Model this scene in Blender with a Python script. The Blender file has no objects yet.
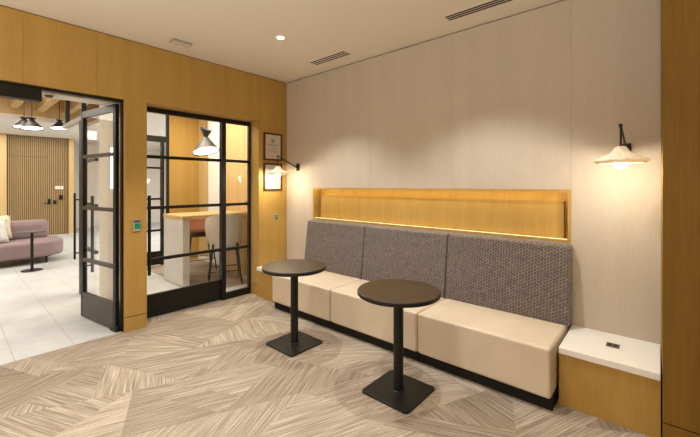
import bpy, bmesh, math, random
from mathutils import Vector, Matrix
random.seed(7)
PI = math.pi
SC = bpy.context.scene
COL = SC.collection

# ------------------------------------------------------------------ materials
def _new(name):
    m = bpy.data.materials.new(name); m.use_nodes = True
    nt = m.node_tree; nt.nodes.clear()
    out = nt.nodes.new('ShaderNodeOutputMaterial')
    return m, nt, out
class G:
    """tiny node-graph helper"""
    def __init__(s, nt): s.nt = nt
    def n(s, t, **kw):
        nd = s.nt.nodes.new(t)
        for k, v in kw.items(): setattr(nd, k, v)
        return nd
    def link(s, a, b): s.nt.links.new(a, b)
    def put(s, sock, v):
        if hasattr(v, 'is_output'): s.link(v, sock)
        else: sock.default_value = v
    def math(s, op, a, b=None, c=None):
        nd = s.n('ShaderNodeMath', operation=op)
        s.put(nd.inputs[0], a)
        if b is not None: s.put(nd.inputs[1], b)
        if c is not None: s.put(nd.inputs[2], c)
        return nd.outputs[0]
    def vmath(s, op, a, b):
        nd = s.n('ShaderNodeVectorMath', operation=op)
        s.put(nd.inputs[0], a); s.put(nd.inputs[1], b)
        return nd.outputs[0]
    def pos(s): return s.n('ShaderNodeTexCoord').outputs['Object']
    def xyz(s, v):
        nd = s.n('ShaderNodeSeparateXYZ'); s.link(v, nd.inputs[0]); return nd.outputs
    def comb(s, x, y, z=0.0):
        nd = s.n('ShaderNodeCombineXYZ')
        for i, v in enumerate((x, y, z)): s.put(nd.inputs[i], v)
        return nd.outputs[0]
    def noise(s, vec, scale, detail=3.0, rough=0.5):
        nd = s.n('ShaderNodeTexNoise'); s.link(vec, nd.inputs['Vector'])
        nd.inputs['Scale'].default_value = scale; nd.inputs['Detail'].default_value = detail
        nd.inputs['Roughness'].default_value = rough
        return nd.outputs['Fac']
    def voronoi(s, vec, scale, feature='F1', out='Color'):
        nd = s.n('ShaderNodeTexVoronoi', feature=feature); s.link(vec, nd.inputs['Vector'])
        nd.inputs['Scale'].default_value = scale
        return nd.outputs[out]
    def white(s, vec):
        nd = s.n('ShaderNodeTexWhiteNoise', noise_dimensions='3D'); s.link(vec, nd.inputs['Vector'])
        return nd.outputs['Value']
    def ramp(s, fac, stops):
        nd = s.n('ShaderNodeValToRGB'); s.link(fac, nd.inputs[0]); e = nd.color_ramp.elements
        while len(e) < len(stops): e.new(0.5)
        for el, (p, c) in zip(e, stops): el.position = p; el.color = (*c, 1)
        return nd.outputs[0]
    def mix(s, fac, a, b, mode='MIX'):
        nd = s.n('ShaderNodeMix', data_type='RGBA', blend_type=mode)
        s.put(nd.inputs[0], fac)
        for i, v in ((6, a), (7, b)):
            if hasattr(v, 'is_output'): s.link(v, nd.inputs[i])
            else: nd.inputs[i].default_value = (*v, 1)
        return nd.outputs[2]
    def mapr(s, v, a, b, c, d):
        nd = s.n('ShaderNodeMapRange'); s.link(v, nd.inputs[0])
        for i, q in enumerate((a, b, c, d)): nd.inputs[i + 1].default_value = q
        return nd.outputs[0]
    def bsdf(s, out, col, rough=0.5, metal=0.0, bump=None, bstr=0.2, bdist=0.01, spec=0.5, sheen=0.0):
        p = s.n('ShaderNodeBsdfPrincipled')
        if hasattr(col, 'is_output'): s.link(col, p.inputs['Base Color'])
        else: p.inputs['Base Color'].default_value = (*col, 1)
        s.put(p.inputs['Roughness'], rough); p.inputs['Metallic'].default_value = metal
        p.inputs['Specular IOR Level'].default_value = spec
        if sheen: p.inputs['Sheen Weight'].default_value = sheen
        if bump is not None:
            b = s.n('ShaderNodeBump'); b.inputs['Strength'].default_value = bstr; b.inputs['Distance'].default_value = bdist
            s.link(bump, b.inputs['Height']); s.link(b.outputs[0], p.inputs['Normal'])
        s.link(p.outputs[0], out.inputs[0]); return p

def plain(name, col, rough=0.5, metal=0.0, spec=0.5, var=0.06, scale=30):
    m, nt, out = _new(name); g = G(nt)
    f = g.noise(g.pos(), scale, 3)
    c = g.mix(f, tuple(x * (1 - var) for x in col), tuple(min(1, x * (1 + var)) for x in col))
    g.bsdf(out, c, rough, metal, spec=spec); return m

def emit(name, col, strength):
    m, nt, out = _new(name); e = nt.nodes.new('ShaderNodeEmission')
    e.inputs[0].default_value = (*col, 1); e.inputs[1].default_value = strength
    nt.links.new(e.outputs[0], out.inputs[0]); return m

def wood(name, dark, light, rough=0.38, axis='z', panel=0.0, spec=0.35):
    m, nt, out = _new(name); g = G(nt)
    x, y, z = g.xyz(g.pos())
    k = {'z': (1, 1, 0.035), 'x': (0.035, 1, 1), 'y': (1, 0.035, 1)}[axis]
    v = g.comb(g.math('MULTIPLY', x, k[0]), g.math('MULTIPLY', y, k[1]), g.math('MULTIPLY', z, k[2]))
    f = g.noise(v, 130, 4, 0.6)
    f2 = g.noise(v, 9, 2, 0.5)
    fac = g.math('ADD', g.math('MULTIPLY', f, 0.6), g.math('MULTIPLY', f2, 0.4))
    c = g.ramp(fac, [(0.3, dark), (0.7, light)])
    if panel:
        q = g.comb(g.math('FLOOR', g.math('MULTIPLY', x, 1 / panel)), g.math('FLOOR', g.math('MULTIPLY', y, 1 / panel)), 0.0)
        w = g.mapr(g.white(q), 0, 1, 0.92, 1.06)
        c = g.mix(1.0, c, g.comb(w, w, w), 'MULTIPLY')
    g.bsdf(out, c, rough, bump=f, bstr=0.08, bdist=0.002, spec=spec); return m

def glass_mat(name, tint=(1, 1, 1), refl=1.0):
    m, nt, out = _new(name); g = G(nt)
    t = g.n('ShaderNodeBsdfTransparent'); t.inputs[0].default_value = (*tint, 1)
    gl = g.n('ShaderNodeBsdfGlossy'); gl.inputs['Roughness'].default_value = 0.0
    lw = g.n('ShaderNodeLayerWeight'); lw.inputs[0].default_value = 0.5
    f = g.math('MULTIPLY', g.math('ADD', g.math('MULTIPLY', g.math('POWER', lw.outputs['Facing'], 5.0), 0.50), 0.014), refl)
    mx = g.n('ShaderNodeMixShader'); g.link(f, mx.inputs[0]); g.link(t.outputs[0], mx.inputs[1]); g.link(gl.outputs[0], mx.inputs[2])
    g.link(mx.outputs[0], out.inputs[0]); return m

def carpet_mat():
    m, nt, out = _new('facet_carpet'); g = G(nt)
    p = g.pos(); x, y, z = g.xyz(p)
    def along(a): return g.math('ADD', g.math('MULTIPLY', x, math.cos(a)), g.math('MULTIPLY', y, math.sin(a)))
    A0 = math.radians(66); W, B = 0.54, 1.12
    u, v = along(A0), along(A0 + PI / 2)
    # straight bands cut into triangles; every facet has its own pile direction
    vv = g.math('ADD', g.math('MULTIPLY', v, 1 / W), 17.8); bi = g.math('FLOOR', vv); gg = g.math('FRACT', vv)
    uu = g.math('ADD', g.math('ADD', g.math('MULTIPLY', u, 1 / B), 40.0), g.math('MULTIPLY', g.white(g.comb(bi, 23.4, 0.7)), 0.8))
    tri = g.math('ABSOLUTE', g.math('SUBTRACT', g.math('MULTIPLY', g.math('FRACT', uu), 2.0), 1.0))
    upf = g.math('GREATER_THAN', gg, tri)
    ca, cb = g.math('FLOOR', uu), g.math('FLOOR', g.math('ADD', uu, 0.5))
    cell = g.math('ADD', g.math('MULTIPLY', upf, ca), g.math('MULTIPLY', g.math('SUBTRACT', 1.0, upf), g.math('ADD', cb, 0.37)))
    k0 = g.comb(bi, cell, 0.5); r3 = g.white(g.vmath('ADD', k0, (9.7, 4.4, 2.0)))
    cut = g.math('MULTIPLY', g.math('GREATER_THAN', r3, 0.45), g.math('GREATER_THAN', g.math('ADD', g.math('MULTIPLY', g.math('FRACT', uu), 0.9), g.math('MULTIPLY', gg, 0.55)), 0.72))
    key = g.comb(bi, cell, g.math('ADD', 0.5, cut))
    r1 = g.white(key); r2 = g.white(g.vmath('ADD', key, (5.1, 2.2, 1.0)))
    ang = None
    stops = [0.0, 0.34, 0.62, 0.76, 0.88]
    for st0, deg in zip(stops, (69, 116, 22, 159, 45)):
        val = g.math('MULTIPLY', g.math('GREATER_THAN', r1, st0), math.radians(deg))
        if ang is None: ang = val
        else:
            k = g.math('GREATER_THAN', r1, st0)
            ang = g.math('ADD', g.math('MULTIPLY', ang, g.math('SUBTRACT', 1.0, k)), val)
    c, sn = g.math('COSINE', ang), g.math('SINE', ang)
    a = g.math('ADD', g.math('MULTIPLY', x, c), g.math('MULTIPLY', y, sn))
    w = g.math('SUBTRACT', g.math('MULTIPLY', y, c), g.math('MULTIPLY', x, sn))
    st = g.noise(g.comb(g.math('MULTIPLY', a, 0.022), w, g.math('MULTIPLY', r1, 9.0)), 128, 1, 0.5)
    st2 = g.noise(g.comb(g.math('MULTIPLY', a, 0.10), w, g.math('MULTIPLY', r2, 5.0)), 34, 2, 0.5)
    brk = g.noise(g.comb(g.math('MULTIPLY', a, 0.5), w, 0.0), 190, 2, 0.6)
    f = g.math('ADD', g.math('ADD', g.math('MULTIPLY', st, 0.55), g.math('MULTIPLY', st2, 0.22)), g.math('MULTIPLY', brk, 0.32))
    f = g.math('ADD', g.math('MULTIPLY', g.math('SUBTRACT', f, 0.545), 0.82), 0.53)
    f = g.math('ADD', f, g.mapr(r2, 0, 1, -0.065, 0.03))
    col = g.ramp(f, [(0.34, (0.165, 0.129, 0.095)), (0.50, (0.295, 0.240, 0.184)), (0.64, (0.50, 0.432, 0.357))])
    g.bsdf(out, col, 0.95, bump=f, bstr=0.3, bdist=0.006, spec=0.1); return m

def tile_mat():
    m, nt, out = _new('lobby_tile'); g = G(nt)
    p = g.pos(); x, y, z = g.xyz(p)
    def gap(v, step, off):
        fr = g.math('FRACT', g.math('MULTIPLY', g.math('ADD', v, off), 1 / step))
        return g.math('LESS_THAN', fr, 0.006 / step)
    ln = g.math('MAXIMUM', gap(y, 0.41, 0.013 + 8.2), gap(x, 0.82, 8.6))
    n = g.noise(p, 2.2, 5, 0.6)
    c = g.ramp(n, [(0.35, (0.46, 0.47, 0.465)), (0.68, (0.57, 0.58, 0.57))])
    c = g.mix(ln, c, (0.36, 0.34, 0.31))
    g.bsdf(out, c, 0.42, spec=0.4); return m

def wallpaper_mat():
    m, nt, out = _new('woven_wallpaper'); g = G(nt)
    p = g.pos(); x, y, z = g.xyz(p)
    v = g.comb(x, y, g.math('MULTIPLY', z, 0.06)); h = g.comb(g.math('MULTIPLY', x, 0.06), y, z)
    a = g.noise(v, 120, 3, 0.6); b = g.noise(h, 160, 2, 0.5); d = g.noise(v, 7, 2, 0.5)
    f = g.math('ADD', g.math('ADD', g.math('MULTIPLY', a, 0.5), g.math('MULTIPLY', b, 0.2)), g.math('MULTIPLY', d, 0.3))
    c = g.ramp(f, [(0.3, (0.465, 0.40, 0.332)), (0.7, (0.57, 0.50, 0.422))])
    g.bsdf(out, c, 0.8, bump=f, bstr=0.1, bdist=0.002, spec=0.2); return m

def back_fabric():
    m, nt, out = _new('triangle_weave_fabric'); g = G(nt)
    p = g.pos(); x, y, z = g.xyz(p)
    n = g.noise(p, 9, 2)
    S = 44.0
    tot = None; cells = []
    for a in (0.0, PI / 3, 2 * PI / 3):
        d = g.math('ADD', g.math('ADD', g.math('MULTIPLY', x, S * math.cos(a)), g.math('MULTIPLY', z, S * math.sin(a))), 500.0)
        fr = g.math('ABSOLUTE', g.math('SUBTRACT', g.math('FRACT', d), 0.5)); cells.append(g.math('FLOOR', d))
        ln = g.mapr(fr, 0.03, 0.14, 1.0, 0.0)
        tot = ln if tot is None else g.math('ADD', tot, ln)
    key = g.comb(*cells)
    r1 = g.white(key); r2 = g.white(g.vmath('ADD', key, (3.3, 7.7, 1.1)))
    l = g.math('MINIMUM', g.math('MULTIPLY', tot, g.mapr(r1, 0, 1, 0.22, 0.62)), 1.0)
    base = g.mix(r2, (0.085, 0.066, 0.060), (0.145, 0.115, 0.106))
    c = g.mix(g.math('MULTIPLY', l, 0.8), base, (0.40, 0.345, 0.32))
    wv = g.noise(p, 420, 2, 0.7)
    c = g.mix(g.math('MULTIPLY', wv, 0.35), c, (0.06, 0.05, 0.05))
    g.bsdf(out, c, 0.9, bump=wv, bstr=0.25, bdist=0.002, spec=0.15, sheen=0.2); return m

def leather(name, a, b, rough=0.5):
    m, nt, out = _new(name); g = G(nt); p = g.pos()
    n = g.noise(p, 3.2, 4, 0.6); n2 = g.noise(p, 180, 3, 0.6)
    c = g.ramp(n, [(0.3, a), (0.7, b)])
    f = g.math('ADD', g.math('MULTIPLY', n, 1.0), g.math('MULTIPLY', n2, 0.05))
    g.bsdf(out, c, rough, bump=f, bstr=0.25, bdist=0.02, spec=0.3); return m

M = {}
M['oak'] = wood('oak_veneer', (0.37, 0.218, 0.052), (0.50, 0.315, 0.085), panel=0.0)
M['oak_shaded'] = wood('shaded_oak_veneer', (0.185, 0.098, 0.018), (0.25, 0.142, 0.030), 0.5, spec=0.12)  # oak darkened so the pillar's dim light sits in its colour
M['oak_slat'] = wood('oak_slat', (0.36, 0.235, 0.105), (0.52, 0.36, 0.175))
M['oak_light'] = wood('oak_light', (0.52, 0.35, 0.15), (0.66, 0.47, 0.23))
M['oak_top'] = wood('oak_worktop', (0.52, 0.35, 0.15), (0.66, 0.47, 0.23), axis='y')
M['beam'] = wood('beam_timber', (0.50, 0.33, 0.14), (0.68, 0.48, 0.23), axis='x')
M['carpet'] = carpet_mat(); M['tile'] = tile_mat(); M['paper'] = wallpaper_mat()
M['ceil'] = plain('ceiling_paint', (0.74, 0.675, 0.575), 0.9, var=0.015, scale=4)
M['white'] = plain('white_paint', (0.78, 0.75, 0.70), 0.85, var=0.01, scale=5)
M['gap'] = plain('shadow_gap', (0.035, 0.022, 0.012), 0.9)
M['black'] = plain('black_metal', (0.009, 0.008, 0.007), 0.42, spec=0.3)
M['bronze'] = plain('bronze_metal', (0.060, 0.050, 0.042), 0.38, metal=0.3)
M['matt_black'] = plain('matt_black_steel', (0.010, 0.009, 0.008), 0.45, spec=0.3)
M['brown_top'] = plain('dark_walnut_laminate', (0.040, 0.025, 0.016), 0.36, spec=0.35, var=0.1)
M['plinth'] = plain('black_plinth', (0.011, 0.009, 0.008), 0.6, spec=0.2)
M['fabric'] = back_fabric()
M['seat'] = leather('cream_leather', (0.60, 0.505, 0.385), (0.67, 0.575, 0.45), 0.48)
M['stone'] = plain('white_stone', (0.86, 0.845, 0.82), 0.32, var=0.02, scale=12)
M['pale_panel'] = plain('pale_panel', (0.66, 0.58, 0.45), 0.6, var=0.04, scale=5)
M['grey_slab'] = plain('pale_grey_slab', (0.60, 0.585, 0.54), 0.5, var=0.07, scale=6)
M['glass'] = glass_mat('clear_glass')
M['shade'] = None
M['sofa'] = plain('mauve_boucle', (0.30, 0.225, 0.228), 0.95, spec=0.1, var=0.12, scale=60)
M['cream'] = plain('cream_linen', (0.70, 0.60, 0.45), 0.9, spec=0.1, var=0.05)
M['print'] = plain('printed_linen', (0.60, 0.59, 0.56), 0.9, spec=0.1, var=0.45, scale=38)
M['chair_cream'] = plain('cream_channel_fabric', (0.62, 0.57, 0.48), 0.85, spec=0.15, var=0.04)
M['rust'] = plain('rust_velvet', (0.30, 0.115, 0.055), 0.8, spec=0.15)
M['rust_dark'] = plain('brown_velvet', (0.11, 0.045, 0.03), 0.8, spec=0.15)
M['pend'] = plain('graphite_enamel', (0.030, 0.029, 0.030), 0.45, metal=0.1)
M['pend_in'] = emit('lamp_diffuser', (1.0, 0.95, 0.86), 4.0)
M['bulb'] = emit('warm_bulb', (1.0, 0.80, 0.52), 16.0)
M['led'] = emit('led_strip', (1.0, 0.82, 0.40), 4.0)
M['led_top'] = emit('led_strip_top', (1.0, 0.80, 0.36), 15.0)
M['down'] = emit('downlight_lens', (1.0, 0.93, 0.80), 14.0)
M['glow_strip'] = emit('cool_glow', (1.0, 0.98, 0.94), 3.0)
M['grey'] = plain('grey_plastic', (0.36, 0.33, 0.29), 0.5)
M['grey_dark'] = plain('dark_grey_plastic', (0.10, 0.085, 0.075), 0.5)
M['green'] = emit('green_screen', (0.03, 0.32, 0.16), 0.55)
M['frame_dark'] = wood('dark_frame_wood', (0.045, 0.020, 0.012), (0.085, 0.040, 0.024))
M['certificate'] = plain('certificate_paper', (0.62, 0.56, 0.46), 0.7, var=0.03)
M['ink'] = plain('faded_ink', (0.34, 0.29, 0.23), 0.8)
M['steel'] = plain('brushed_steel', (0.45, 0.43, 0.40), 0.35, metal=0.8)

def shade_mat():
    m, nt, out = _new('woven_lamp_shade'); g = G(nt); p = g.pos()
    x, y, z = g.xyz(p)
    n = g.noise(p, 38, 3, 0.6)
    c = g.ramp(n, [(0.35, (0.76, 0.69, 0.57)), (0.65, (0.90, 0.85, 0.76))])
    b = g.bsdf(out, c, 0.8, bump=n, bstr=0.3, bdist=0.004, spec=0.15)
    tr = g.n('ShaderNodeBsdfTranslucent'); g.link(c, tr.inputs[0])
    mx = g.n('ShaderNodeMixShader'); mx.inputs[0].default_value = 0.28
    g.link(b.outputs[0], mx.inputs[1]); g.link(tr.outputs[0], mx.inputs[2]); g.link(mx.outputs[0], out.inputs[0])
    return m
M['shade'] = shade_mat()

# ------------------------------------------------------------------ mesh helpers
def BM(): return bmesh.new()
def _merge(bm, t, mi):
    off = {}
    for v in t.verts: off[v] = bm.verts.new(v.co)
    for f in t.faces:
        try:
            nf = bm.faces.new([off[v] for v in f.verts]); nf.material_index = mi; nf.smooth = f.smooth
        except ValueError: pass
    t.free()
def box(bm, x0, x1, y0, y1, z0, z1, mi=0, bev=0.0, seg=2, M4=None):
    t = BM(); bmesh.ops.create_cube(t, size=1.0)
    for v in t.verts:
        v.co = Vector((x0 + (v.co.x + .5) * (x1 - x0), y0 + (v.co.y + .5) * (y1 - y0), z0 + (v.co.z + .5) * (z1 - z0)))
    if bev:
        bmesh.ops.bevel(t, geom=t.edges[:], offset=bev, segments=seg, affect='EDGES', profile=0.5)
        if seg > 2:
            for f in t.faces: f.smooth = True
    if M4 is not None: bmesh.ops.transform(t, matrix=M4, verts=t.verts[:])
    _merge(bm, t, mi)
def prism(bm, poly, axis, a, b, mi=0, bev=0.0, seg=2, smooth=False, caps=False):
    """poly: 2-D outline; axis 'x': poly is (y,z); 'y': (x,z); 'z': (x,y)"""
    def co(p, h):
        return {'x': Vector((h, p[0], p[1])), 'y': Vector((p[0], h, p[1])), 'z': Vector((p[0], p[1], h))}[axis]
    t = BM(); va = [t.verts.new(co(p, a)) for p in poly]; vb = [t.verts.new(co(p, b)) for p in poly]
    t.faces.new(va[::-1]); t.faces.new(vb); n = len(poly)
    for i in range(n): t.faces.new([va[i], va[(i + 1) % n], vb[(i + 1) % n], vb[i]])
    bmesh.ops.recalc_face_normals(t, faces=t.faces[:])
    ax = 'xyz'.index(axis)
    if bev: bmesh.ops.bevel(t, geom=[e for e in t.edges if not caps or abs(e.verts[0].co[ax] - e.verts[1].co[ax]) < 1e-6], offset=bev, segments=seg, affect='EDGES', profile=0.5)
    if smooth:
        for f in t.faces: f.smooth = True
    _merge(bm, t, mi)
def lathe(bm, prof, c=(0, 0, 0), seg=32, mi=0, smooth=True, closed=False, M4=None):
    """prof: list of (r,z) ; poles where r==0"""
    t = BM(); rings = []
    for r, z in prof:
        if r < 1e-6: rings.append([t.verts.new((0, 0, z))])
        else: rings.append([t.verts.new((r * math.cos(2 * PI * k / seg), r * math.sin(2 * PI * k / seg), z)) for k in range(seg)])
    pairs = list(zip(rings, rings[1:]))
    if closed: pairs.append((rings[-1], rings[0]))
    for A, B in pairs:
        for k in range(seg):
            k2 = (k + 1) % seg
            if len(A) == 1 and len(B) == 1: continue
            if len(A) == 1: f = t.faces.new([A[0], B[k], B[k2]])
            elif len(B) == 1: f = t.faces.new([A[k], A[k2], B[0]])
            else: f = t.faces.new([A[k], A[k2], B[k2], B[k]])
            f.smooth = smooth
    bmesh.ops.recalc_face_normals(t, faces=t.faces[:])
    if M4 is not None: bmesh.ops.transform(t, matrix=M4, verts=t.verts[:])
    bmesh.ops.translate(t, vec=Vector(c), verts=t.verts[:])
    _merge(bm, t, mi)
def tube(bm, pts, r, seg=12, mi=0, r2=None):
    """round bar through points, radius r to r2"""
    pts = [Vector(p) for p in pts]; n = len(pts); t = BM(); rings = []
    for i, p in enumerate(pts):
        d = (pts[min(i + 1, n - 1)] - pts[max(i - 1, 0)]).normalized()
        ref = Vector((0, 0, 1)) if abs(d.z) < 0.9 else Vector((1, 0, 0))
        a = d.cross(ref).normalized(); b = d.cross(a).normalized()
        rr = r if r2 is None else r + (r2 - r) * i / (n - 1)
        rings.append([t.verts.new(p + rr * (math.cos(2 * PI * k / seg) * a + math.sin(2 * PI * k / seg) * b)) for k in range(seg)])
    for A, B in zip(rings, rings[1:]):
        for k in range(seg):
            f = t.faces.new([A[k], A[(k + 1) % seg], B[(k + 1) % seg], B[k]]); f.smooth = True
    t.faces.new(rings[0]); t.faces.new(rings[-1])
    bmesh.ops.recalc_face_normals(t, faces=t.faces[:]); _merge(bm, t, mi)
def stadium(x0, x1, y0, y1, r0, r1, seg=10):
    """outline with rounded far (y1) corners radius r1 and near (y0) corners radius r0"""
    pts = []
    for (cx, cy, r, a0) in ((x1 - r1, y1 - r1, r1, 0), (x0 + r1, y1 - r1, r1, 90), (x0 + r0, y0 + r0, r0, 180), (x1 - r0, y0 + r0, r0, 270)):
        for k in range(seg + 1):
            a = math.radians(a0 + 90 * k / seg); pts.append((cx + r * math.cos(a), cy + r * math.sin(a)))
    return pts

def obj(name, bm, mats, parent=None, loc=None):
    me = bpy.data.meshes.new(name); bm.to_mesh(me); bm.free()
    for m in (mats if isinstance(mats, (list, tuple)) else [mats]): me.materials.append(M[m] if isinstance(m, str) else m)
    o = bpy.data.objects.new(name, me); COL.objects.link(o)
    if loc is not None: o.location = loc
    if any(f.use_smooth for f in me.polygons):
        w = o.modifiers.new('normals', 'WEIGHTED_NORMAL'); w.keep_sharp = True
    if parent is not None: o.parent = parent
    return o
def one(name, mats, parent, fn, *a, **k):
    """a part made of one shape"""
    bm = BM(); fn(bm, *a, **k); return obj(name, bm, mats, parent)
def tag(o, label, cat, group=None, kind=None):
    if label: o['label'] = label
    if cat: o['category'] = cat
    if group: o['group'] = group
    if kind: o['kind'] = kind
    return o
def thing(name, label, cat, loc=(0, 0, 0), rz=0.0, group=None, kind=None):
    o = bpy.data.objects.new(name, None); COL.objects.link(o); o.empty_display_size = 0.1
    o.location = loc; o.rotation_euler = (0, 0, rz)
    return tag(o, label, cat, group, kind)
def struct(name, bm, mats, label, cat): return tag(obj(name, bm, mats), label, cat, kind='structure')
def dup(root, loc, rz, label=None):
    r = root.copy(); COL.objects.link(r); r.location = loc; r.rotation_euler = (0, 0, rz)
    if label: r['label'] = label
    for ch in list(root.children):
        c = ch.copy(); COL.objects.link(c); c.parent = r
        for gch in list(ch.children):
            d = gch.copy(); COL.objects.link(d); d.parent = c
    return r

H = 2.99          # ceiling of the seating room
REC = -0.19       # plane of the sliding glass
# ------------------------------------------------------------------ floors and ceilings
bm = BM(); box(bm, -0.05, 6.3, -6.2, 0.05, -0.1, 0.0); box(bm, -0.235, -0.05, -1.8645, -0.4745, -0.1, 0.0)
struct('floor', bm, 'carpet', 'beige carpet with facets of pile running in many directions', 'floor')
bm = BM(); box(bm, -11.5, -0.235, -7.5, 3.2, -0.1, 0.0); box(bm, -0.235, -0.05, -7.5, -1.8645, -0.1, 0.0)
struct('floor_lobby', bm, 'tile', 'pale grey large tile floor beyond the glass doors', 'floor')
bm = BM(); box(bm, -0.25, 6.3, -6.2, 0.15, H, H + 0.1)
struct('ceiling', bm, 'ceil', 'plain cream painted ceiling over the seating area', 'ceiling')
bm = BM(); box(bm, -3.05, -0.25, -1.95, 0.3, H, H + 0.1)
struct('ceiling_meeting', bm, 'white', 'white ceiling of the meeting room behind the sliding door', 'ceiling')

# ------------------------------------------------------------------ wall_left : oak panelling with two openings
def panel_wall(bm, x0, x1, y0, y1, z0, z1, plinth=False):
    """oak block, top shadow gap and plinth groove"""
    if plinth:
        box(bm, x0, x1, y0, y1, 0, 0.145, 0); box(bm, x0 + .008, x1 - .008, y0 + .008, y1 - .008, 0.14, 0.16, 1); z0 = 0.153
    if z1 > H - 0.02:
        box(bm, x0 + .008, x1 - .012, y0, y1, z1 - 0.012, z1, 1); z1 -= 0.010
    box(bm, x0, x1, y0, y1, z0, z1, 0)
bm = BM()
for a, b in ((-2.069, -1.8645), (-0.4745, 0.0)): panel_wall(bm, -0.25, 0, a, b, 0, 2.372, True)
panel_wall(bm, -0.25, 0, -6.2, -3.95, 0, 2.372, True)
ys = [-6.2, -4.9, -3.6, -2.834, -2.306, -1.869, -1.166, -0.488, 0.0]
for a, b in zip(ys, ys[1:]): panel_wall(bm, -0.25, 0, a + .0006, b - .0006, 2.372, H)
struct('wall_left', bm, ['oak', 'gap'], 'honey oak panelled wall with two glazed openings', 'wall')

# ------------------------------------------------------------------ wall_back : wallpaper with a lit oak niche
NX0, NX1, NZ0, NZ1 = 0.561, 3.556, 1.043, 1.466
bm = BM()
def wp(x0, x1, z0, z1): box(bm, x0, x1, 0, 0.14, z0, z1, 0)
TOP = H - 0.010
xs = [0.0, NX0, 1.55, 2.554, NX1, 4.8]
for a, b in zip(xs, xs[1:]):
    a2, b2 = a + (.0007 if a > .6 else 0), b - .0007
    if a >= NX0 and b <= NX1:
        wp(a2, b2, 0, NZ0); wp(a2, b2, NZ1, TOP)
    elif b == NX0: wp(a2, b, 0, TOP)
    else: wp(a2, b2, 0, TOP)
box(bm, 0.0, 4.8, 0.012, 0.14, TOP - .002, H, 1)
box(bm, 0.0, 4.8, 0.145, 0.16, 0, H, 1)
struct('wall_back', bm, ['paper', 'gap'], 'taupe wallpapered wall above the upholstered bench', 'wall')

t = thing('wall_niche', 'long shallow oak niche glowing above the bench back', 'niche', ((NX0 + NX1) / 2, 0, NZ0), kind='structure')
t.name = 'trim_1'
hw = (NX1 - NX0) / 2; hh = NZ1 - NZ0; D = 0.115
bm = BM(); e = 0.022
box(bm, -hw, hw, -.004, .012, hh - e, hh); box(bm, -hw, hw, .012, D, hh - .006, hh); box(bm, -hw, hw, -.004, .010, 0, e); box(bm, -hw, hw, .010, D, 0, e - .006)
box(bm, -hw, -hw + e, -.004, D, e, hh - e); box(bm, hw - e, hw, -.004, D, e, hh - e)
obj('niche_frame', bm, 'oak', t)
bm = BM(); box(bm, -hw, hw, D, D + .012, 0, hh); obj('niche_back', bm, 'oak', t)
bm = BM()
pxs = [-hw + .085, -0.95, -0.05, 0.55, hw - .062]
for a, b in zip(pxs, pxs[1:]): box(bm, a + .0006, b - .0006, D - .045, D, e, hh - .095)
obj('niche_panel', bm, 'oak', t)
one('led_strip', 'led_top', t, box, -hw + .03, hw - .03, .022, .040, hh - .012, hh - .006)
one('led_strip', 'led', t, box, -hw + .03, hw - .03, .010, .016, e - .004, e + .0015)

# pillar at the right
bm = BM()
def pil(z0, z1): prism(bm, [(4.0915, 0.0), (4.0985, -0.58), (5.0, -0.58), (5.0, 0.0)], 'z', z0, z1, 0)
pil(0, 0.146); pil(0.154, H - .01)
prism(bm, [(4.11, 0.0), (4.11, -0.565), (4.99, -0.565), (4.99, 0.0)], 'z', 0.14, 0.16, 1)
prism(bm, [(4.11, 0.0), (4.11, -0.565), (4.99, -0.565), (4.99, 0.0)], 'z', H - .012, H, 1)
struct('wall_pillar', bm, ['oak_shaded', 'gap'], 'oak clad pillar, shaded tone in its colour, right of the white ledge', 'pillar')
# rest of the room behind and beside the viewpoint
bm = BM(); box(bm, 5.0, 6.3, 0.0, 0.14, 0, H); box(bm, 6.2, 6.3, -6.2, 0, 0, H)
struct('wall_right', bm, 'oak', 'oak wall on the right side of the room', 'wall')
bm = BM(); box(bm, -0.25, 6.3, -6.3, -6.2, 0, H)
struct('wall_front', bm, 'paper', 'wallpapered wall facing the bench', 'wall')

# ------------------------------------------------------------------ black glazed frames
MZ = (1.822, 1.243, 0.655)      # heights of the glazing bars
# fixed frame of the sliding door and its sidelight
bm = BM(); x0, x1 = REC - .05, REC
box(bm, x0, x1, -1.8645, -0.473, 2.318, 2.372)
box(bm, x0, x1, -0.500, -0.473, 0, 2.318)
box(bm, x1 - .03, x1, -0.905, -0.848, 0, 2.318)
for z in MZ: box(bm, x0 + .008, x1 - .002, -0.842, -0.500, z - .018, z + .018)
box(bm, x0, x1, -0.842, -0.500, 0, .085)
w = struct('window_1', bm, 'black', 'narrow fixed glass sidelight in black frame beside the framed certificates', 'window')
one('pane', 'glass', w, box, REC - .028, REC - .022, -0.842, -0.500, .085, 2.318)
# sliding door
d = tag(bpy.data.objects.new('door_2', None), 'black framed sliding glass door of the meeting room with tall bar handle', 'door', kind='structure')
COL.objects.link(d); d.location = (REC - .054, -1.35, 0)
def slide_leaf(root, y0, y1, hy, frame_mat='black'):
    bm = BM()
    box(bm, -.018, .018, y0, y0 + .05, .01, 2.36); box(bm, -.018, .018, y1 - .045, y1, .01, 2.36)
    box(bm, -.018, .018, y0, y1, 2.325, 2.36)
    for z in MZ: box(bm, -.016, .016, y0 + .05, y1 - .045, z - .018, z + .018)
    fr = obj('door_frame', bm, frame_mat, root)
    one('kick_plate', frame_mat, root, box, -.019, .019, y0 + .05, y1 - .045, .01, .265)
    one('pane', 'glass', root, box, -.003, .003, y0 + .05, y1 - .045, .265, 2.325)
    for s in (-1, 1):
        bm = BM(); tube(bm, [(s * .075, hy, .50), (s * .075, hy, 1.385)], .017, 12)
        for z in (.60, 1.285): tube(bm, [(s * .02, hy, z), (s * .075, hy, z)], .009, 10)
        obj('bar_handle', bm, 'black', fr)
slide_leaf(d, -.512, .492, -.432)

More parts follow.
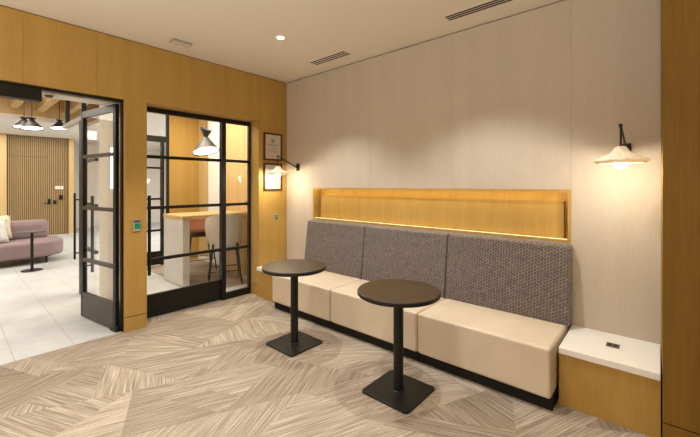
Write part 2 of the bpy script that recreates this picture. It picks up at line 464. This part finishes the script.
# double door opening: frame
bm = BM()
box(bm, -.10, -.045, -3.95, -2.069, 2.348, 2.372); box(bm, -.10, -.045, -2.083, -2.069, 0, 2.348)
dfr = struct('trim_2', bm, 'black', 'thin black steel frame around the open entrance doorway', 'door frame')
bm = BM(); box(bm, -.135, -.03, -3.95, -2.706, 2.244, 2.348, bev=.004)
obj('door_operator', bm, 'black', dfr)
# open leaf, pivoted near the jamb
hx, hy = -0.105, -2.108
ang = math.atan2(-2.262 + 2.138, -0.877 + 0.10)
leaf = tag(bpy.data.objects.new('door_1', None), 'open entrance door leaf of glass in black frame with tall bar handles', 'door', kind='structure')
COL.objects.link(leaf); leaf.location = (hx, hy, 0); leaf.rotation_euler = (0, 0, ang)
L = 0.80
bm = BM()
for a, b in ((0, .052), (L - .05, L)): box(bm, a, b, -.017, .017, .012, 2.335)
obj('door_frame', bm, 'black', leaf)
bm = BM(); box(bm, .052, L - .05, -.017, .017, 2.262, 2.335)
for z in MZ: box(bm, .052, L - .05, -.017, .017, z - .019, z + .019)
obj('door_rail', bm, 'bronze', leaf)
one('kick_plate', 'bronze', leaf, box, .052, L - .05, -.018, .018, .012, .285)
one('pane', 'glass', leaf, box, .052, L - .05, -.003, .003, .285, 2.262)
bm = BM(); tube(bm, [(L - .03, -.085, .49), (L - .03, -.085, 1.375)], .016, 12)
for z in (.575, 1.29): tube(bm, [(L - .03, -.015, z), (L - .03, -.085, z)], .009, 10)
obj('bar_handle', bm, 'black', leaf)
bm = BM(); box(bm, -.03, .10, -.03, .03, 0, .025, bev=.004); box(bm, -.03, .0, -.012, .012, 0, .06)
obj('floor_pivot', bm, 'black', leaf)

# ------------------------------------------------------------------ bench : three upholstered sections
XS = [0.540, 1.527, 2.552, 3.552]
def bench(x0, x1, label, over=0.0):
    t = thing('banquette_section', label, 'bench', ((x0 + x1) / 2, -.005, 0), group='upholstered bench sections')
    h = (x1 - x0) / 2 - .003
    one('seat', 'seat', t, prism, [(-.655, .088), (-.658, .427), (-.05, .432), (-.05, .088)], 'x', -h, h, 0, .022, 4, True)
    one('backrest', 'fabric', t, prism, [(-.155, .43), (-.082, 1.022), (-.003, 1.034), (-.003, .43)], 'x', -h + .002, h - .002 + over, 0, .012, 3, True)
    one('plinth', 'plinth', t, box, -h, h, -.612, -.03, .0, .087)
    return t
bench(XS[0], XS[1], 'left bench section with cream seat, behind the farther round table')
bench(XS[1], XS[2], 'middle bench section with cream seat and grey woven back')
bench(XS[2], XS[3], 'right bench section with cream seat, next to the white ledge', .022)

# ledges either side
def ledge(x0, x1, label, outlet=False):
    t = thing('ledge', label, 'ledge', ((x0 + x1) / 2, 0, 0), group='white topped ledges')
    h = (x1 - x0) / 2
    lt = one('ledge_top', 'stone', t, box, -h, h, -.512, -.001, .352, .396, 0, .003, 1)
    one('front_panel', 'oak', t, box, -h, h, -.500, -.001, 0, .352)
    if outlet:
        bm = BM(); box(bm, 3.806 - (x0 + x1) / 2, 3.880 - (x0 + x1) / 2, -.282, -.206, .396, .400, 0, .0015, 1)
        for q in (0, 1): box(bm, 3.815 + q * .03 - (x0 + x1) / 2, 3.838 + q * .03 - (x0 + x1) / 2, -.262, -.226, .400, .4012, 1)
        tag(obj('power_outlet', bm, ['grey_dark', 'gap'], lt), 'dark socket set in the white top', None)
    return t
ledge(3.566, 4.090, 'white topped oak ledge with a dark socket, between bench and pillar', True)
ledge(0.0, 0.534, 'small white topped oak ledge in the corner left of bench')

# ------------------------------------------------------------------ round tables
def cafe_table(loc, label):
    t = thing('cafe_table', label, 'table', (*loc, 0), group='round cafe tables')
    r = .298
    bm = BM(); lathe(bm, [(0, .706), (r - .004, .706), (r, .710), (r, .734), (r - .005, .739), (0, .739)], seg=72, smooth=False)
    tp = obj('table_top', bm, ['brown_top'], t)
    one('edge_band', 'matt_black', tp, lathe, [(r - .001, .708), (r + .0015, .711), (r + .0015, .732), (r - .001, .735)], seg=72)
    bm = BM(); lathe(bm, [(.036, .016), (.036, .70)], seg=28); lathe(bm, [(.05, .014), (.05, .02), (.036, .02)], seg=28)
    lathe(bm, [(.0, .698), (.11, .698), (.11, .7055), (0, .7055)], seg=28, smooth=False)
    obj('column', bm, 'matt_black', t)
    bm = BM(); prism(bm, stadium(-.198, .198, -.198, .198, .03, .03, 6), 'z', 0, .015, 0, .003, 2)
    obj('base', bm, 'matt_black', t)
    return t
tb = cafe_table((2.652, -1.092), 'nearer round dark brown cafe table on a black square base')
dup(tb, (1.482, -1.092, 0), 0, 'farther round dark brown cafe table, in front of left bench section')

# ------------------------------------------------------------------ wall sconces
def sconce(x, label, watts):
    t = thing('wall_sconce', label, 'lamp', (x, 0, 1.752), group='wall sconces')
    bm = BM(); box(bm, -.025, .025, -.022, 0, -.05, .05, 0, .003, 1); box(bm, -.012, .012, -.045, -.02, -.012, .012)
    obj('wall_plate', bm, 'black', t)
    bm = BM(); tube(bm, [(0, -.04, 0), (-.012, -.345, .135)], .0075, 10); tube(bm, [(-.012, -.345, .135), (-.0125, -.358, .141)], .012, 10)
    obj('arm', bm, 'black', t)
    one('cord', 'black', t, tube, [(-.012, -.345, .135), (-.012, -.345, .0)], .006, 8)
    c = (-.012, -.345, -.075)
    prof = [(.018, .078), (.030, .074), (.040, .058), (.056, .036), (.082, .018), (.112, .004), (.142, -.006), (.150, -.014), (.146, -.022), (.128, -.032)]
    inner = [(r - .004, z - .003) for r, z in prof[::-1]]
    bm = BM(); lathe(bm, prof + inner, c, seg=48, closed=True)
    sh = obj('lamp_shade', bm, 'shade', t)
    bm = BM(); lathe(bm, [(0, .02), (.02, .015), (.034, -.006), (.039, -.030), (.034, -.052), (.018, -.066), (0, -.070)], c, seg=20)
    obj('bulb', bm, 'bulb', sh)
    bm = BM(); lathe(bm, [(0, .07), (.016, .07), (.016, .016), (0, .016)], c, seg=16, smooth=False)
    obj('lamp_holder', bm, 'black', sh)
    L = bpy.data.lights.new('sconce_light', 'POINT'); L.energy = watts; L.color = (1, .90, .66); L.shadow_soft_size = .03
    o = bpy.data.objects.new('sconce_light', L); COL.objects.link(o); o.location = (x - .012, -.345, 1.752 - .075 - .088)
    return t
sconce(3.905, 'cream shaded wall sconce above the white ledge on right', 7.4)
sconce(0.262, 'cream shaded wall sconce on arm in the corner beside certificates', 8.8)

# ------------------------------------------------------------------ framed certificates on wall_left
def certificate(z0, z1, label, seal):
    y0, y1 = -.402, -.094
    t = thing('framed_certificate', label, 'picture frame', (0, (y0 + y1) / 2, z0), group='framed certificates')
    hw, hh, e = (y1 - y0) / 2, z1 - z0, .022
    bm = BM()
    box(bm, 0, .02, -hw, hw, 0, e); box(bm, 0, .02, -hw, hw, hh - e, hh); box(bm, 0, .02, -hw, -hw + e, e, hh - e); box(bm, 0, .02, hw - e, hw, e, hh - e)
    obj('frame', bm, 'frame_dark', t)
    pp = one('paper', 'certificate', t, box, .001, .008, -hw + e, hw - e, e, hh - e)
    bm = BM(); rnd = random.Random(int(z0 * 100))
    def line(yc, z, w, h=.004): box(bm, .008, .0086, yc - w / 2, yc + w / 2, z, z + h)
    if seal:
        lathe(bm, [(0, 0), (.030, 0), (.030, .0006), (0, .0006)], (0.0082, 0, hh * .72), seg=20, smooth=False, M4=Matrix.Rotation(PI / 2, 4, 'Y'))
        line(0, hh * .56, .19, .012); line(0, hh * .51, .11, .005)
        for k in range(4): line(0, hh * (.44 - .045 * k), .10 + .08 * rnd.random())
        line(-.07, hh * .15, .06, .006); line(.07, hh * .15, .06, .006)
    else:
        line(0, hh * .80, .17, .009)
        for k in range(8): line(0, hh * (.70 - .06 * k), .10 + .09 * rnd.random())
        line(-.06, hh * .15, .07, .006)
    obj('print', bm, 'ink', pp)
    bm = BM(); box(bm, .010, .012, -hw + e, hw - e, e, hh - e); obj('glazing', bm, 'glass', t)
certificate(1.845, 2.225, 'upper dark framed certificate with round seal, on oak corner wall', True)
certificate(1.425, 1.805, 'lower dark framed certificate, behind the corner sconce shade', False)

def reader(y, z, w, h, label, grp):
    t = thing('wall_controller', label, 'controller', (0, y, z), group=grp)
    bd = one('body', 'grey', t, box, 0, .016, -w / 2, w / 2, -h / 2, h / 2, 0, .003, 1)
    one('screen', 'green', bd, box, .016, .0175, -w * .34, w * .42, -h * .30, h * .14)
    one('cover', 'grey_dark', bd, box, .016, .018, -w * .42, w * .42, h * .22, h * .44)
reader(-1.962, 1.085, .072, .125, 'grey wall controller with green screen on pillar between glass doors', 'wall controllers')
reader(-.192, 1.04, .045, .085, 'small wall controller with green screen below certificates', 'wall controllers')

# ------------------------------------------------------------------ ceiling fittings
def downlight(x, y, label, z=H):
    t = thing('ceiling_downlight', label, 'ceiling light', (x, y, z), group='recessed downlights')
    bm = BM(); lathe(bm, [(.036, 0), (.036, -.004), (.052, -.004), (.054, 0)], seg=32); obj('trim_ring', bm, 'white', t)
    bm = BM(); lathe(bm, [(0, -.001), (.036, -.001), (.036, -.003), (0, -.003)], seg=32, smooth=False); obj('lens', bm, 'down', t)
downlight(1.206, -1.042, 'small round recessed downlight in cream ceiling near the corner')
def spot(x, y, z, energy, deg, blend=.6, col=(1, .985, .945), size=.04):
    L = bpy.data.lights.new('downlight_and_fill_beam', 'SPOT'); L.energy = energy; L.color = col; L.spot_size = math.radians(deg); L.spot_blend = blend; L.shadow_soft_size = size
    o = bpy.data.objects.new('downlight_and_fill_beam', L); COL.objects.link(o); o.location = (x, y, z); return o
spot(1.206, -1.042, H - .02, 104, 104, .5)
spot(2.95, -1.042, H - .02, 98, 106, .5)
for x, y, e in ((1.2, -2.75, 78), (2.95, -2.75, 84), (1.2, -4.5, 55), (2.95, -4.5, 55)):  # unseen downlights, added to light the foreground carpet
    spot(x, y, H - .02, e, 96, .6)
def fill_point(x, y, z, e):
    L = bpy.data.lights.new('added_fill_point', 'POINT'); L.energy = e; L.color = (1, .95, .86); L.shadow_soft_size = .14
    o = bpy.data.objects.new('added_fill_point', L); COL.objects.link(o); o.location = (x, y, z)
fill_point(1.0, -4.6, 1.7, 34); fill_point(3.3, -4.7, 1.6, 30)  # unseen point lights added behind the camera as fill
def up_fill(x, y, z, e):
    o = spot(x, y, z, e, 165, .5, (1, .95, .86), .12); o.name = 'added_up_fill'; o.rotation_euler = (PI, 0, 0)
up_fill(1.3, -5.1, .7, 25); up_fill(4.2, -5.0, .7, 250)  # unseen upward spots, added to brighten the ceiling

def slot_vent(x0, x1, y0, y1, label):
    t = thing('air_vent', label, 'air vent', ((x0 + x1) / 2, (y0 + y1) / 2, H), group='linear slot vents')
    hx, hy = (x1 - x0) / 2, (y1 - y0) / 2
    one('frame', 'ceil', t, box, -hx, hx, -hy, hy, -.004, 0)
    for k in (-1, 0, 1):
        one('slot', 'gap', t, box, -hx + .006, hx - .006, k * hy * .62 - .011, k * hy * .62 + .011, -.0055, -.004)
slot_vent(.885, 1.452, -.374, -.232, 'shorter looking three slot air vent in ceiling near the downlight')
slot_vent(2.650, 3.250, -.374, -.258, 'three slot air vent cut off by top edge of photo')
t = thing('ceiling_grille', 'small pale rectangular ceiling grille above the glass doors', 'grille', (.335, -1.655, H))
one('housing', 'grey', t, box, -.058, .058, -.098, .098, -.022, 0, 0, .006, 2)
bm = BM()
for k in range(6): box(bm, -.044, .044, -.082 + k * .029, -.066 + k * .029, -.0235, -.022)
obj('louvre', bm, 'ceil', t)

# ------------------------------------------------------------------ meeting room
MX = -2.964
bm = BM(); box(bm, -3.05, -.25, 0.12, .22, 0, H); box(bm, -.25, -.19, -.473, .12, 0, H)
struct('wall_meeting_right', bm, 'oak_light', 'pale oak end wall of the meeting room', 'wall')
bm = BM(); box(bm, MX - .08, MX, -.455, .12, 0, H)
box(bm, MX - .08, MX, -1.95, -.455, 2.95, H)
struct('wall_meeting_far', bm, 'oak', 'oak wall at the far side of the meeting room', 'wall')
bm = BM(); box(bm, -2.54, -2.02, .105, .12, 0, H)
struct('trim_3', bm, 'white', 'white vertical strip on meeting room end wall', 'trim')
bm = BM(); box(bm, -3.0, -.25, .108, .12, 0, .085)
struct('baseboard_meeting', bm, 'white', 'white baseboard of the meeting room end wall', 'baseboard')
bm = BM(); box(bm, -1.20, -.25, -2.00, -1.90, 0, H)
struct('wall_meeting_left', bm, 'pale_panel', 'pale cream wall seen through the open door leaf', 'wall')
bm = BM(); box(bm, -2.9, -.68, -.92, .11, 0, .008)
tag(obj('area_rug', bm, 'carpet'), 'brown carpet area under the bar chairs in meeting room', 'carpet', kind='structure').name = 'floor_meeting'
# far glazed wall
bm = BM()
box(bm, MX - .06, MX, -.500, -.455, 0, 2.95); box(bm, MX - .06, MX, -1.25, -.500, 2.31, 2.42); box(bm, MX - .06, MX, -.60, -.545, 0, 2.31)
for z in MZ: box(bm, MX - .05, MX - .01, -1.20, -.60, z - .018, z + .018)
box(bm, MX - .06, MX, -1.20, -.60, .02, .265); box(bm, MX - .06, MX, -1.25, -1.20, 0, 2.95)
w = struct('window_2', bm, 'black', 'black framed glazed screen at the far side of meeting room', 'window')
one('pane', 'glass', w, box, MX - .033, MX - .027, -1.20, -.60, .265, 2.31)
# lobby side glazing of the meeting room
bm = BM(); Y = -2.0
box(bm, -1.86, -1.82, Y - .05, Y, 2.45, H); box(bm, -2.86, -2.80, Y - .05, Y, 2.45, H)
box(bm, -1.98, -1.77, Y - .05, Y, 0, 2.39)
for z in MZ: box(bm, -1.77, -1.22, Y - .04, Y - .005, z - .018, z + .018)
w = struct('window_3', bm, 'black', 'black framed glazing of meeting room facing the lobby', 'window')
one('pane', 'glass', w, box, -1.77, -1.22, Y - .026, Y - .02, .02, 2.39)
one('pane', 'glass', w, box, -2.80, -1.86, Y - .026, Y - .02, 2.45, H)
one('header', 'steel', w, box, -3.02, -1.16, Y - .055, Y + .005, 2.39, 2.45)
bm = BM(); tube(bm, [(-2.02, Y - .09, .47), (-2.02, Y - .09, 1.39)], .0135, 12)
for z in (.56, 1.30): tube(bm, [(-1.96, Y - .03, z), (-2.02, Y - .09, z)], .009, 10)
obj('bar_handle', bm, 'black', w)

t = thing('bar_table', 'high oak topped meeting table on pale grey slab end', 'table', (-1.50, -.43, 0))
one('table_top', 'oak_top', t, box, -.355, .345, -.56, .525, .985, 1.045, 0, .003, 1)
one('slab_leg', 'grey_slab', t, box, -.345, .340, -.555, -.455, .008, .985, 0, .003, 1)
one('slab_leg', 'oak_light', t, box, -.345, .340, .45, .525, .008, .985, 0, .003, 1)

def bar_chair(loc, rz, label, shell, seatm, zb=.52, ztp=1.055):
    """faces local +x"""
    t = thing('bar_chair', label, 'chair', (*loc, .008), rz, group='upholstered bar chairs')
    bm = BM(); prism(bm, stadium(-.14, .24, -.195, .195, .13, .13, 8), 'z', .60, .70, 0, .03, 4, True, True)
    obj('seat', bm, seatm, t)
    # channelled shell
    bm = BM(); nu, nv = 64, 12; outer, inner = [], []
    for j in range(nv + 1):
        v = j / nv; ro, ri = [], []
        for i in range(nu + 1):
            a = (i / nu - .5) * 2 * math.radians(88)
            edge = abs(i / nu - .5) * 2
            zt = ztp - .13 * edge ** 3
            z = zb + (zt - zb) * v
            rr = .195 + .085 * math.sin(min(1, v * 1.25) * PI / 2) + .006 * abs(math.sin(i / nu * PI * 16)) - .04 * max(0, v - .8) ** 2
            for lst, q in ((ro, rr), (ri, rr - .045)):
                lst.append(bm.verts.new((-math.cos(a) * q * .95 + .03 - .03 * v, math.sin(a) * q, z)))
        outer.append(ro); inner.append(ri)
    for S, fl in ((outer, 0), (inner, 1)):
        for j in range(nv):
            for i in range(nu):
                f = [S[j][i], S[j][i + 1], S[j + 1][i + 1], S[j + 1][i]]; bm.faces.new(f[::-1] if fl else f).smooth = True
    for j in (0, nv):
        for i in range(nu): bm.faces.new([outer[j][i], outer[j][i + 1], inner[j][i + 1], inner[j][i]])
    for i in (0, nu):
        for j in range(nv): bm.faces.new([outer[j][i], outer[j + 1][i], inner[j + 1][i], inner[j][i]])
    bmesh.ops.recalc_face_normals(bm, faces=bm.faces[:])
    obj('backrest', bm, shell, t)
    for sx in (-1, 1):
        for sy in (-1, 1): one('leg', 'matt_black', t, tube, [(sx * .15, sy * .17, .61), (sx * .215, sy * .235, .0)], .015, 10, 0, .009)
    bm = BM(); q = .197; qy = .217
    for a, b in (((-q, -qy), (q, -qy)), ((q, -qy), (q, qy)), ((q, qy), (-q, qy)), ((-q, qy), (-q, -qy))): tube(bm, [(*a, .20), (*b, .20)], .007, 8)
    obj('footrest', bm, 'matt_black', t)
    return t
bar_chair((-.99, -.42), math.radians(154), 'cream channel back bar chair seen from behind at the high table', 'chair_cream', 'rust')
bar_chair((-2.06, -.30), math.radians(-14), 'rust brown bar chair on the far side of high table', 'rust', 'rust_dark', .66, .95)

def pendant(loc, ztop, label, R=.205, grp='hourglass pendant lamps', face=.15, zw=.27, zc=.40, kc=.46, cut=.062):
    """hourglass metal shade, mouth cut at a slant"""
    t = thing('pendant_lamp', label, 'pendant lamp', loc, 0, grp)
    def cone(r0, z0, r1, z1, cut, th=.004, seg=40):
        bm = BM(); rings = []
        for r, z, k in ((r0, z0, 0), (r1, z1, 1), (r1 - th, z1, 1), (r0 - th, z0, 0)):
            ring = []
            for i in range(seg):
                a = 2 * PI * i / seg; dz = k * cut * math.cos(a - face)
                ring.append(bm.verts.new((r * math.cos(a), r * math.sin(a), z + dz)))
            rings.append(ring)
        for A, B in zip(rings, rings[1:] + rings[:1]):
            for i in range(seg): bm.faces.new([A[i], A[(i + 1) % seg], B[(i + 1) % seg], B[i]]).smooth = True
        bmesh.ops.recalc_face_normals(bm, faces=bm.faces[:]); return bm
    sh = obj('lamp_shade', cone(.03, zw, R, .03, cut), 'pend', t)
    obj('shade_cap', cone(.03, zw, R * kc, zc, -cut * .6), 'pend', sh)
    bm = BM(); seg = 40; c = bm.verts.new((0, 0, .055))
    ring = [bm.verts.new(((R - .012) * math.cos(2 * PI * i / seg), (R - .012) * math.sin(2 * PI * i / seg), .042 + (cut - .003) * math.cos(2 * PI * i / seg - face))) for i in range(seg)]
    for i in range(seg): bm.faces.new([c, ring[(i + 1) % seg], ring[i]])
    obj('diffuser', bm, 'pend_in', sh)
    one('stem', 'pend', t, tube, [(0, 0, zw), (0, 0, ztop - loc[2])], .006, 10)
    return t
pendant((-1.50, -.464, 2.02), H, 'hourglass pendant lamp above the high meeting table')

t = thing('wall_outlet', 'small grey outlet on the wall above the meeting table', 'outlet', (-1.22, .12, 1.20))
pl = one('plate', 'grey', t, box, -.045, .045, -.008, 0, -.04, .04, 0, .002, 1)
one('socket', 'grey_dark', pl, box, -.025, .025, -.010, -.008, -.018, .018)
bm = BM(); box(bm, -.665, -.63, -2.02, -2.0, 1.46, 1.93, 0, .004, 1)  # bright vertical streak, drawn as an emissive strip
tag(obj('bright_strip', bm, 'glow_strip'), 'slim white glowing vertical strip seen through the open door leaf', 'bright strip')

def area(x, y, z, sx, sy, e, col=(1, .975, .92)):
    L = bpy.data.lights.new('ceiling_fill_light', 'AREA'); L.shape = 'RECTANGLE'; L.size = sx; L.size_y = sy; L.energy = e; L.color = col
    o = bpy.data.objects.new('ceiling_fill_light', L); COL.objects.link(o); o.location = (x, y, z); return o
area(-1.5, -.9, H - .02, 1.6, 1.2, 66, (1, .90, .72))

# ------------------------------------------------------------------ lobby
SX = -9.73
bm = BM()
box(bm, SX - .09, SX - .05, -2.155, -.765, 0, 2.94, 1)
n = 32; p = (2.155 - .765) / n
for k in range(n): box(bm, SX - .055, SX, -2.155 + k * p, -2.155 + k * p + p * .52, 0, 2.94, 0)
box(bm, SX - .021, SX + .001, -2.10, -1.25, 2.33, 2.336, 1)
struct('wall_slats', bm, ['oak_slat', 'gap'], 'vertical oak slat wall at far side of the lobby', 'wall')
bm = BM(); box(bm, SX - .05, SX + .10, -.765, -.64, 0, 2.94); box(bm, SX - .05, SX + .10, -7.4, -2.155, 0, 2.94)
struct('wall_lobby_oak', bm, 'oak_light', 'plain pale oak wall either side of the slats', 'wall')
bm = BM(); box(bm, -11.3, -11.2, -7.5, 3.2, 0, 3.7); box(bm, -11.3, -.25, 3.1, 3.2, 0, 3.7); box(bm, -11.3, -.25, -7.5, -7.4, 0, 3.7)
box(bm, -.27, -.25, -7.4, -3.95, 0, 3.7); box(bm, -.27, -.25, -3.95, -1.95, 2.372, 3.7); box(bm, -3.05, -.25, .22, .26, 0, 3.7); box(bm, -3.05, -.25, -1.99, .22, H + .1, 3.7)
struct('wall_lobby', bm, 'white', 'white walls enclosing the lobby', 'wall')
bm = BM(); box(bm, -11.3, -6.45, -7.4, 3.1, 2.94, 3.04); box(bm, -6.45, -3.05, -0.95, 3.1, 2.94, 3.04)
struct('ceiling_lobby_low', bm, 'white', 'white low ceiling in front of the slat wall', 'ceiling')
bm = BM(); box(bm, -6.55, -6.45, -7.4, 3.1, 3.04, 3.7)
struct('wall_bulkhead', bm, 'oak_light', 'oak bulkhead above the lobby sofa', 'wall')
bm = BM(); box(bm, -6.45, -.25, -7.4, 3.1, 3.6, 3.7)
struct('ceiling_lobby', bm, 'oak_light', 'oak ceiling above the lobby timber beams', 'ceiling')
bm = BM(); box(bm, -.50, -.25, -3.95, -1.99, 2.372, 2.45)
struct('ceiling_soffit', bm, 'white', 'white soffit just inside the entrance doorway', 'ceiling')
t = thing('smoke_detector', 'small dark round sensor under white soffit at entrance doorway', 'sensor', (-.345, -2.615, 2.372))
one('base', 'white', t, lathe, [(0, 0), (.05, 0), (.05, -.008), (0, -.008)], seg=24, smooth=False)
one('dome', 'grey_dark', t, lathe, [(.036, -.008), (.034, -.018), (.02, -.028), (0, -.031)], seg=24)
for k, yb in enumerate((-3.35, -2.83, -2.37, -1.93, -1.47)):
    bm = BM(); box(bm, -6.45, -.5 if yb < -1.99 else -3.1, yb, yb + .13, 3.16, 3.42)
    tag(obj('timber_beam', bm, 'beam'), ('oak beam under the lobby ceiling, %s' % ('leftmost through doorway', 'left of the leftmost pendant stem', 'at left end of doorway view', 'right of the front pendant lamp', 'above the rear right pendant')[k]), 'beam', 'timber ceiling beams', 'structure')

# sofa, facing +x
t = thing('lobby_sofa', 'rounded mauve sofa on black legs in the lobby', 'sofa', (-5.3, -3.0, 0))
bm = BM(); prism(bm, stadium(-.55, .55, -1.5, 1.33, .2, .46, 12), 'z', .13, .43, 0, .06, 5, True, True); obj('seat', bm, 'sofa', t)
bm = BM(); prism(bm, stadium(-.52, -.12, -1.0 + .02, 1.16, .19, .19, 12), 'z', .40, .785, 0, .11, 6, True, True); obj('backrest', bm, 'sofa', t)
for x in (-.42, .42):
    for y in (-1.3, 1.02): one('leg', 'matt_black', t, tube, [(x, y, .14), (x, y, 0)], .018, 10)
bm = BM(); prism(bm, stadium(-.48, .48, -1.4, 1.2, .2, .4, 8), 'z', .11, .13); obj('base_rail', bm, 'rust_dark', t)

def cushion(name, s, th, mat, M4, label):
    bm = BM(); bmesh.ops.create_grid(bm, x_segments=14, y_segments=14, size=.5)
    top = {}
    g = bmesh.ops.duplicate(bm, geom=bm.faces[:])
    fs = [e for e in g['geom'] if isinstance(e, bmesh.types.BMFace)]; vs = {v for f in fs for v in f.verts}
    for v in bm.verts:
        u, w = v.co.x * 2, v.co.y * 2
        h = th / 2 * max(0, (1 - u ** 4)) ** .6 * max(0, (1 - w ** 4)) ** .6
        k = 1 - .06 * (1 - abs(u * w))
        v.co = Vector((v.co.x * s * k, v.co.y * s * k, -h if v in vs else h))
    bmesh.ops.remove_doubles(bm, verts=bm.verts[:], dist=1e-4)
    bmesh.ops.recalc_face_normals(bm, faces=bm.faces[:])
    for f in bm.faces: f.smooth = True
    o = obj(name, bm, mat); o.matrix_world = M4; tag(o, label, 'cushion', 'sofa cushions'); return o
def place(x, y, z, rx, ry, rz):
    return Matrix.Translation((x, y, z)) @ Matrix.Rotation(rz, 4, 'Z') @ Matrix.Rotation(ry, 4, 'Y') @ Matrix.Rotation(rx, 4, 'X')
cushion('throw_pillow', .46, .15, 'cream', place(-5.32, -2.66, .70, 0, math.radians(72), .15), 'cream linen cushion leaning against left of mauve sofa back')
cushion('throw_pillow', .44, .15, 'print', place(-5.06, -2.72, .64, 0, math.radians(66), .1), 'white and grey printed cushion in front of the cream cushion')

t = thing('side_table', 'slim dark pedestal side table in front of the mauve sofa', 'table', (-4.217, -2.27, 0))
bm = BM(); lathe(bm, [(0, .678), (.205, .678), (.21, .682), (.21, .690), (.205, .693), (0, .693)], seg=40, smooth=False); obj('table_top', bm, 'bronze', t)
one('column', 'matt_black', t, tube, [(0, 0, .01), (0, 0, .68)], .022, 16)
bm = BM(); lathe(bm, [(0, 0), (.15, 0), (.15, .008), (.14, .013), (0, .016)], seg=36, smooth=False); obj('base', bm, 'matt_black', t)

LOB = dict(R=.165, zw=.185, zc=.225, kc=.42, cut=.022)
pendant((-4.11, -2.285, 2.45), 3.6, 'hourglass pendant lamp in lobby, front one of the left pair', **LOB)
pendant((-4.95, -2.295, 2.56), 3.6, 'hourglass pendant lamp in lobby, half hidden behind front one', **LOB)
pendant((-5.6, -1.662, 2.68), 3.6, 'hourglass pendant lamp in lobby, right one near door leaf', **LOB)

t = thing('wall_sign', 'small white sign plate on the slat wall', 'sign', (SX, -.985, 1.425))
pl = one('plate', 'white', t, box, 0, .012, -.095, .095, -.045, .045)
one('lettering', 'grey', pl, box, .012, .0128, -.06, .06, -.008, .008)
t = thing('door_lever', 'black lever handle on the hidden slat door', 'door handle', (SX, -1.22, .965))
one('rose', 'black', t, box, 0, .015, -.03, .03, -.04, .12)
one('lever', 'black', t, tube, [(.015, 0, 0), (.05, 0, 0), (.055, -.14, 0)], .012, 8)
tag(one('card_reader', 'black', None, box, SX, SX + .03, -1.13, -1.06, .93, 1.04), 'black box beside the lever handle on slat wall', 'card reader')
tag(one('card_reader', 'black', None, box, SX, SX + .03, -.985, -.90, 1.06, 1.20), 'black box below the white sign plate', 'card reader')

area(-3.4, -4.9, 3.1, 4.0, 2.6, 120); area(-8.2, -2.4, 2.92, 2.2, 3.6, 75); area(-5.2, 2.2, 2.92, 2.6, 1.3, 170)  # area lights added out of view to brighten the lobby
area(-4.2, -2.9, 3.5, 2.0, 1.4, 70)  # one more added area light, brightening the beams and bulkhead

# ------------------------------------------------------------------ world, camera, view
wd = bpy.data.worlds.new('interior'); SC.world = wd; wd.use_nodes = True
wd.node_tree.nodes['Background'].inputs[0].default_value = (0.9, 0.8, 0.66, 1); wd.node_tree.nodes['Background'].inputs[1].default_value = 0.15
cam = bpy.data.cameras.new('camera'); co = bpy.data.objects.new('camera', cam); COL.objects.link(co)
co.location = (4.0877, -3.2668, 1.5); co.rotation_euler = (PI / 2, 0, 0.7195)
cam.sensor_width = 36; cam.lens = 354.02 / 700 * 36; cam.shift_y = -(218.5 - 185.16) / 700; cam.clip_start = .02
SC.camera = co
SC.view_settings.view_transform = 'Standard'; SC.view_settings.look = 'None'
SC.view_settings.gamma = 1.0; SC.view_settings.exposure = 0.25; SC.view_settings.use_curve_mapping = False
try:
    SC.cycles.use_denoising = True; SC.cycles.max_bounces = 10; SC.cycles.diffuse_bounces = 6; SC.cycles.transparent_max_bounces = 16
    SC.cycles.sample_clamp_indirect = 6.0
except Exception: pass
